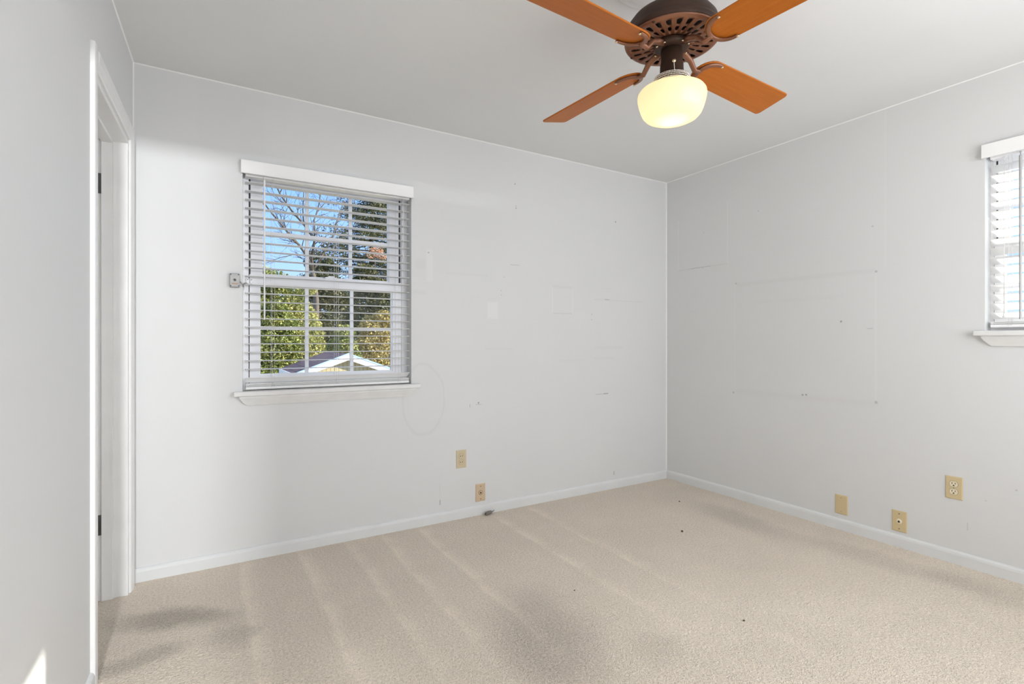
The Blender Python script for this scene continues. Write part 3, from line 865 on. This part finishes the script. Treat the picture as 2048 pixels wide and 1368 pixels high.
# direction to the viewer for the pull switch
va = math.atan2(-FY, -FX)
def ring_pt(r, a, z): return (r * math.cos(a), r * math.sin(a), Z(z))
m = MB().cyl(ring_pt(0.037, va + 0.15, 2.097), ring_pt(0.052, va + 0.15, 2.093), 0.0045, 12, 0.0065)
m.build('pull_switch', M['brass'], sh)
m = MB()
for i in range(9):
    m.ball(ring_pt(0.050 + 0.0012 * i, va + 0.15, 2.088 - 0.0036 * i), 0.0016, 6, 4)
nb = 76
for (rr, zz) in ((0.0590, 2.0570), (0.0605, 2.0515), (0.0605, 2.0455), (0.0595, 2.0395)):
    for i in range(nb):
        m.ball(ring_pt(rr, 2 * PI * i / nb + zz * 300, zz), 0.0025, 6, 4)
m.build('pull_chain', M['chain'], fan)
m = MB().lathe([(0.0525, Z(2.048)), (0.054, Z(2.030)), (0.066, Z(2.026)), (0.085, Z(2.0215)), (0.100, Z(2.0165)), (0.1105, Z(2.010)), (0.1160, Z(2.002)), (0.1175, Z(1.993)), (0.1160, Z(1.980)), (0.1120, Z(1.963)), (0.1065, Z(1.946)), (0.1000, Z(1.932)), (0.0900, Z(1.921)), (0.0770, Z(1.9145)), (0.0630, Z(1.9115)), (0.0560, Z(1.9105)), (0.0470, Z(1.9070)), (0.0300, Z(1.9025)), (0.0140, Z(1.9010)), (1e-5, Z(1.9006))], 72)
gl = m.build('glass_globe', M['globe'], fan)
bd = bpy.data.lights.new('globe_bulb', 'POINT'); bd.energy = 0.34; bd.color = (1.0, 0.83, 0.58); bd.shadow_soft_size = 0.02
bo = bpy.data.objects.new('globe_bulb', bd); COL.objects.link(bo); bo.location = (FX, FY, 1.947)

# blades
BA = 3.4
def blade_outline():
    r0, rt = 0.143, 0.660
    pts = []
    hr, ht = 0.060, 0.0705
    cx = r0 + 0.062
    for i in range(13):
        a = PI / 2 + PI * i / 12
        pts.append((cx + 0.062 * math.cos(a), hr * math.sin(a)))
    cr = 0.018
    for i in range(6):
        a = -PI / 2 + (PI / 2) * i / 5
        pts.append((rt - cr + cr * math.cos(a), -ht + cr + cr * math.sin(a)))
    for i in range(6):
        a = (PI / 2) * i / 5
        pts.append((rt - cr + cr * math.cos(a), ht - cr + cr * math.sin(a)))
    return pts
def make_blade():
    PT = Matrix.Rotation(R(-13), 4, 'X')
    m = MB().prism(blade_outline(), 2, 0.0, 0.006, PT)
    b = m.build('blade', M['wood'], fan, 0.0015, 1)
    # curved bracket: arm, then an open C with two prongs
    m = MB()
    zf = 2.168 - ZB
    m.tube([(0.045, 0, zf), (0.075, 0, zf - 0.004), (0.105, 0, zf - 0.016), (0.130, 0, -0.012), (0.150, 0, -0.0075), (0.163, 0, -0.0065)], [0.0135, 0.0125, 0.0110, 0.0100, 0.0095, 0.0080], 10, 0.75)
    cc, rr = 0.212, 0.053
    arc = []
    for i in range(25):
        a = R(82) + R(196) * i / 24
        arc.append(PT @ Vector((cc + rr * 1.05 * math.cos(a), rr * math.sin(a), -0.0048)))
    rs = [0.0062 + 0.0030 * math.sin(PI * i / 24) for i in range(25)]
    m.tube(arc, rs, 10, 0.62)
    br = m.build('bracket', M['copper'], b)
    for s in (1, -1):
        p = PT @ Vector((cc + rr * 1.05 * math.cos(R(82)), s * rr * math.sin(R(82)), -0.008))
        m = MB().ball(p, 0.0048, 10, 6, 0.6); m.build('screw', M['brass'], br)
    for s in (1, -1):
        m = MB().ball((0.058, s * 0.016, zf - 0.010), 0.0042, 10, 6, 0.6); m.build('arm_screw', M['brass'], br)
    return b
bl = make_blade()
def copy_tree(o, parent):
    c = o.copy(); COL.objects.link(c); c.parent = parent
    for ch in list(o.children): copy_tree(ch, c)
    return c
blades = [bl] + [copy_tree(bl, fan) for _ in range(3)]
for k, b in enumerate(blades):
    b.location = (0, 0, ZB - H); b.rotation_euler = (0, 0, R(BA + 90 * k))

# ------------------------------------------------------------------ outdoors
GZ = -1.9
M['grass'] = simple('dry_lawn', (0.46, 0.41, 0.30), 0.9, var=0.5, scale=3)
m = MB().box(-30, 45, BY + 0.3, 70, GZ - 0.3, GZ)
struct(m.build('ground', M['grass']), 'leaf strewn ground around the shed outside', 'ground')

def siding_mat():
    m, t, b, o = new_mat('tan_siding')
    v, x, y, z = objco(t)
    fr = mth(t, 'FRACT', mth(t, 'DIVIDE', x, 0.10))
    g = sstep(t, mth(t, 'ABSOLUTE', mth(t, 'SUBTRACT', fr, 0.5)), 0.42, 0.48, 0, 1)
    c = mixc(t, noise(t, v, 6.0), (0.50, 0.42, 0.24), (0.58, 0.50, 0.30))
    t.links.new(mixc(t, g, c, (0.22, 0.18, 0.10)), b.inputs['Base Color'])
    b.inputs['Roughness'].default_value = 0.8
    return m
def shingle_mat():
    m, t, b, o = new_mat('plum_shingles')
    v, x, y, z = objco(t)
    br = t.nodes.new('ShaderNodeTexBrick')
    br.inputs['Scale'].default_value = 1.0
    br.inputs['Brick Width'].default_value = 0.28; br.inputs['Row Height'].default_value = 0.13
    br.inputs['Mortar Size'].default_value = 0.008
    br.inputs['Color1'].default_value = (0.20, 0.115, 0.12, 1); br.inputs['Color2'].default_value = (0.11, 0.07, 0.085, 1)
    br.inputs['Mortar'].default_value = (0.04, 0.03, 0.035, 1)
    cx = t.nodes.new('ShaderNodeCombineXYZ')
    t.links.new(y, cx.inputs[0]); t.links.new(x, cx.inputs[1])
    t.links.new(cx.outputs[0], br.inputs['Vector'])
    t.links.new(br.outputs[0], b.inputs['Base Color'])
    b.inputs['Roughness'].default_value = 0.85
    return m
M['siding'] = siding_mat(); M['shingle'] = shingle_mat()
M['rake'] = simple('white_rake_board', (0.82, 0.82, 0.80), 0.5)
M['drip'] = simple('skylit_drip_edge', (0.42, 0.58, 0.72), 0.4)  # blue skylight on the shaded roof edge, put into its colour
SX, SY0, SY1, SZA, SZE, SHW = 3.062, 13.0, 15.7, 0.812, 0.345, 1.26
shed = empty('garden_shed', (SX, SY0, GZ)); tag(shed, 'small tan garden shed with white gable trim and plum shingle roof', 'shed')
za, ze = SZA - GZ, SZE - GZ
sl = (za - ze) / SHW
m = MB()
wI = 1.10
m.prism([(-wI, 0), (wI, 0), (wI, za - 0.10 - sl * wI), (0, za - 0.10), (-wI, za - 0.10 - sl * wI)], 1, 0.14, SY1 - SY0 - 0.12)
m.build('wall', M['siding'], shed)
for s in (-1, 1):
    m = MB().prism([(0, za), (s * SHW, ze), (s * SHW, ze - 0.035), (0, za - 0.035)] if s > 0 else [(0, za), (0, za - 0.035), (s * SHW, ze - 0.035), (s * SHW, ze)], 1, 0.0, SY1 - SY0)
    rf = m.build('roof_slope', M['shingle'], shed)
    m = MB().prism([(0, za - 0.030), (s * SHW, ze - 0.030), (s * SHW, ze - 0.155), (0, za - 0.165)], 1, -0.022, 0.0)
    m.build('rake_board', M['rake'], shed)
    m = MB().prism([(0, za + 0.012), (s * (SHW + 0.01), ze + 0.010), (s * (SHW + 0.01), ze - 0.030), (0, za - 0.030)], 1, -0.030, -0.0005)
    m.build('drip_edge', M['drip'], shed)
    m = MB().box(min(s * SHW, s * (SHW + 0.02)), max(s * SHW, s * (SHW + 0.02)), 0, SY1 - SY0, ze - 0.13, ze - 0.001)
    m.build('fascia', M['rake'], shed)

def leaf_mat(name, c1, c2, c3, sc=1.3):
    m, t, b, o = new_mat(name)
    v, x, y, z = objco(t)
    n1 = noise(t, v, sc, 3.0, 0.6); n2 = noise(t, v, 14.0, 2.0, 0.7)
    f = sstep(t, n1, 0.38, 0.62, 0, 1)
    g = sstep(t, n2, 0.35, 0.65, 0, 1)
    c = mixc(t, g, mixc(t, f, c1, c2), c3)
    t.links.new(c, b.inputs['Base Color'])
    b.inputs['Roughness'].default_value = 0.55
    tr = t.nodes.new('ShaderNodeBsdfTranslucent'); t.links.new(c, tr.inputs[0])
    mx = t.nodes.new('ShaderNodeMixShader'); mx.inputs[0].default_value = 0.18
    t.links.new(b.outputs[0], mx.inputs[1]); t.links.new(tr.outputs[0], mx.inputs[2])
    t.links.new(mx.outputs[0], o.inputs[0])
    return m
M['leaf_yg'] = leaf_mat('yellow_green_leaves', (0.42, 0.42, 0.10), (0.72, 0.63, 0.22), (0.17, 0.20, 0.05))
M['leaf_g'] = leaf_mat('green_leaves', (0.34, 0.38, 0.09), (0.60, 0.56, 0.17), (0.11, 0.14, 0.035))
M['leaf_gold'] = leaf_mat('golden_leaves', (0.60, 0.44, 0.13), (0.72, 0.58, 0.26), (0.26, 0.23, 0.06))
M['leaf_dark'] = leaf_mat('dark_evergreen_leaves', (0.095, 0.105, 0.035), (0.27, 0.23, 0.075), (0.040, 0.050, 0.018))
M['leaf_or'] = leaf_mat('orange_leaves', (0.75, 0.40, 0.24), (0.80, 0.52, 0.36), (0.65, 0.32, 0.18))
M['bark'] = simple('grey_brown_bark', (0.13, 0.105, 0.08), 0.9, var=0.3, scale=9)
M['bark_dark'] = simple('dark_bark', (0.05, 0.04, 0.03), 0.9, var=0.3, scale=9)

def leaves(name, mat, parent, blobs, n, size, seed):
    """n small leaf blades scattered over ellipsoids (cx, cy, cz, rx, ry, rz, weight)"""
    rnd = random.Random(seed)
    vs = []; fs = []
    tot = sum(b[6] for b in blobs)
    for b in blobs:
        for _ in range(int(n * b[6] / tot)):
            while True:
                p = Vector((rnd.uniform(-1, 1), rnd.uniform(-1, 1), rnd.uniform(-1, 1)))
                if p.length < 1: break
            L = p.length
            p = p * (max(L, 1e-3) ** -0.45)
            c = Vector((b[0] + p.x * b[3], b[1] + p.y * b[4], b[2] + p.z * b[5]))
            d = Vector((rnd.gauss(0, 1), rnd.gauss(0, 1), rnd.gauss(0, 0.8) - 0.2)).normalized()
            s = d.orthogonal().normalized()
            s = Matrix.Rotation(rnd.uniform(0, 2 * PI), 3, d) @ s
            l = size * rnd.uniform(0.6, 1.4); w_ = l * rnd.uniform(0.35, 0.6)
            k = len(vs)
            vs += [c - d * l * 0.5, c + s * w_ * 0.5, c + d * l * 0.5, c - s * w_ * 0.5]
            fs.append((k, k + 1, k + 2, k + 3))
    me = bpy.data.meshes.new(name); me.from_pydata([tuple(p) for p in vs], [], fs)
    me.materials.append(M[mat])
    o = bpy.data.objects.new(name, me); COL.objects.link(o); o.parent = parent
    return o

def bush(x, y, w_, h, mat, label, n, seed, size=0.12, name='garden_bush', grp='bushes behind the shed'):
    rnd = random.Random(seed)
    t = empty(name, (x, y, GZ)); tag(t, label, 'bush', grp)
    blobs = []
    nb = 26
    for i in range(nb):
        a = rnd.uniform(0, 2 * PI); q = math.sqrt(rnd.uniform(0, 1))
        zz = rnd.uniform(0.12, 0.93) * h
        k = math.sqrt(max(0.12, 1 - (zz / h) ** 2.6))
        r = rnd.uniform(0.24, 0.40) * w_
        blobs.append((math.cos(a) * q * w_ * 0.62 * k, math.sin(a) * q * w_ * 0.5 * k, zz, r, r * 0.8, r * 0.72, r * r))
    blobs.append((0, 0, h * 0.42, w_ * 0.85, w_ * 0.62, h * 0.44, 1.6 * w_ * w_))
    leaves('foliage', mat, t, blobs, int(n * 1.35), size * 1.1, seed + 50)
    m = MB()
    for i in range(9):
        a = rnd.uniform(0, 2 * PI)
        e = (math.cos(a) * w_ * 0.4 * rnd.random(), math.sin(a) * w_ * 0.4, h * rnd.uniform(0.6, 0.85))
        m.tube([(0.12 * math.cos(a), 0.12 * math.sin(a), 0), (e[0] * 0.4, e[1] * 0.4, e[2] * 0.5), e], [0.035, 0.025, 0.008], 5)
    m.build('stems', M['bark_dark'], t)
    return t
bush(1.75, 17.5, 1.15, 4.4, 'leaf_g', 'tall green bush at the left edge of the garden view', 20000, 11, 0.085)
bush(2.80, 20.3, 1.40, 5.5, 'leaf_yg', 'tall yellow green bush behind the left half of the shed roof', 24000, 12, 0.095)
bush(3.80, 17.2, 1.00, 3.6, 'leaf_g', 'low olive green bush behind the shed ridge', 18000, 13, 0.085)
bush(5.90, 20.3, 1.30, 4.3, 'leaf_gold', 'golden yellow bush behind the right shed eave', 20000, 14, 0.09)
bush(2.60, 27.5, 2.0, 7.0, 'leaf_g', 'tall shrub mass behind the tall green bush', 18000, 15, 0.14)
bush(5.75, 31.5, 2.3, 8.4, 'leaf_dark', 'dark shrub mass behind the yellow green bushes', 26000, 16, 0.15)
bush(7.70, 27.0, 2.0, 7.4, 'leaf_dark', 'dark shrub mass behind the golden bush', 22000, 17, 0.14)

def evergreen(x, y, h, r0, label, n, seed, z0):
    rnd = random.Random(seed)
    t = empty('evergreen_tree', (x, y, GZ)); tag(t, label, 'tree')
    m = MB().tube([(0, 0, 0), (0.05, 0, h * 0.5), (0, 0.05, h)], [0.22, 0.14, 0.03], 8); tr = m.build('trunk', M['bark_dark'], t)
    blobs = []; m = MB()
    z = z0
    while z < h:
        k = 1 - (z - z0) / (h - z0)
        R_ = r0 * (0.24 + 0.76 * k ** 0.8)
        for i in range(8):
            a = rnd.uniform(0, 2 * PI); L = R_ * rnd.uniform(0.5, 1.1)
            e = Vector((math.cos(a) * L, math.sin(a) * L, z - 0.12 * L + rnd.uniform(-.15, .15)))
            m.tube([(0, 0, z), e * 0.5 + Vector((0, 0, z * 0.5 + 0.08)), e], [0.04, 0.025, 0.006], 4)
            for q in (0.45, 0.72, 0.96):
                c = Vector((0, 0, z)).lerp(e, q)
                s = rnd.uniform(0.20, 0.36) * (1.15 - 0.3 * q)
                blobs.append((c.x, c.y, c.z + rnd.uniform(-.2, .2), s * 2.0, s * 2.0, s * 1.15, s * s))
        z += rnd.uniform(0.34, 0.50)
    m.build('branches', M['bark_dark'], t)
    leaves('foliage', 'leaf_dark', t, blobs, n, 0.13, seed + 9)
evergreen(10.3, 37.0, 21.0, 5.0, 'tall dark evergreen on the right of the garden view', 70000, 31, 5.5)
evergreen(17.2, 52.0, 24.0, 4.2, 'second dark evergreen farther right behind the tall one', 30000, 32, 6.5)

LIMBS = {
 'A': [(4.112, 4.265), (3.903, 4.847), (3.532, 5.298), (2.987, 5.873), (2.339, 6.59), (1.899, 7.166)],
 'B': [(4.112, 4.265), (4.07, 4.817), (4.175, 5.604), (3.696, 6.215), (3.228, 6.661), (2.749, 7.267), (2.475, 7.783)],
 'C': [(4.112, 4.265), (4.344, 4.617), (4.622, 5.133), (5.012, 5.915), (5.187, 6.616), (5.498, 7.57)],
 'D': [(4.175, 5.604), (4.175, 6.515), (4.344, 6.938), (4.515, 7.767), (4.622, 8.344)],
 'E': [(3.532, 5.298), (3.268, 5.512), (2.769, 5.677), (2.185, 5.784)],
 'F': [(3.696, 6.215), (3.655, 6.869), (3.676, 7.532), (3.532, 8.058)],
 'G': [(4.344, 6.938), (4.729, 7.461), (4.946, 8.057)],
 'I': [(2.987, 5.873), (2.908, 6.339), (3.067, 6.9)],
 'J': [(3.903, 4.847), (3.369, 4.911), (2.769, 4.708), (2.089, 4.376)]}
LR = {'A': 0.075, 'B': 0.075, 'C': 0.065, 'D': 0.042, 'E': 0.03, 'F': 0.034, 'G': 0.026, 'I': 0.028, 'J': 0.024}
def bare_tree():
    rnd = random.Random(4)
    bx, by = 4.28, 24.2
    t = empty('bare_tree', (bx, by, GZ)); tag(t, 'leafless branching tree in front of the blue sky', 'tree')
    m = MB().tube([(0, 0, 0), (0.02, 0, 2.5), (0, 0, 4.84), (-0.08, 0, 5.72), (-0.168, 0, 6.165)], [0.16, 0.14, 0.12, 0.11, 0.095], 8)
    m.build('trunk', M['bark'], t)
    m = MB()
    def twig(p, d, L, r, dep):
        pts = [p]
        for i in range(3):
            d = (d + Vector((rnd.gauss(0, .16), rnd.gauss(0, .12), rnd.gauss(0.04, .10)))).normalized()
            p = p + d * L / 3
            pts.append(p)
        m.tube(pts, [r, r * .8, r * .6, r * .4], 4)
        if dep < 2:
            for j in range(rnd.choice((1, 2, 2, 3))):
                ax = Matrix.Rotation(rnd.uniform(0, 2 * PI), 3, d) @ d.orthogonal().normalized()
                twig(pts[rnd.choice((1, 2, 3))], (Matrix.Rotation(R(rnd.uniform(20, 55)), 3, ax) @ d).normalized(), L * rnd.uniform(.5, .8), r * .6, dep + 1)
    off = {}
    for k, pl in LIMBS.items():
        sp = rnd.uniform(-0.25, 0.25)
        pts = []; n = len(pl)
        for i, (x, z) in enumerate(pl):
            key = (x, z)
            y = off.get(key, (off.get(pl[0], 0.0)) + sp * i)
            off.setdefault(key, y)
            pts.append(Vector((x - bx, y, z - GZ)))
        r0 = LR[k]
        m.tube(pts, [r0 * (1 - 0.62 * i / (n - 1)) for i in range(n)], 6)
        for i in range(1, n):
            for j in range(3):
                q = rnd.random()
                p = pts[i - 1].lerp(pts[i], q)
                d0 = (pts[i] - pts[i - 1]).normalized()
                ax = Matrix.Rotation(rnd.uniform(0, 2 * PI), 3, d0) @ d0.orthogonal().normalized()
                twig(p, (Matrix.Rotation(R(rnd.uniform(25, 65)), 3, ax) @ d0).normalized(), rnd.uniform(0.5, 1.1), r0 * 0.30, 0)
    m.build('branches', M['bark'], t)
bare_tree()
t = empty('orange_tree', (8.75, 30.6, GZ)); tag(t, 'slim orange autumn tree glowing between the evergreens', 'tree')
m = MB().tube([(0, 0, 0), (0.1, 0, 4), (0, 0, 8.4)], [0.12, 0.09, 0.02], 6); m.build('trunk', M['bark'], t)
leaves('foliage', 'leaf_or', t, [(0.1, 0, 8.45, 0.45, 0.3, 0.20, 1), (0.45, 0, 8.15, 0.4, 0.3, 0.18, .8), (-0.25, 0, 8.15, 0.3, 0.3, 0.2, .5)], 500, 0.10, 77)

rnd = random.Random(99)
wood = []
for i in range(70):
    r = rnd.uniform(2.2, 3.6)
    wood.append((-34 + i * 1.45 + rnd.uniform(-1, 1), 64 + rnd.uniform(-3, 3), GZ + r * 0.7 + rnd.uniform(0, 2.2), r, 1.6, r * rnd.uniform(0.9, 1.25), 1.0))
o = leaves('distant_woods', 'leaf_g', None, wood, 30000, 0.50, 98)
tag(o, 'distant low woods closing the horizon behind the garden trees', 'woods', kind='stuff')

# parent globals stay simple: make sure every matrix is current
bpy.context.view_layer.update()
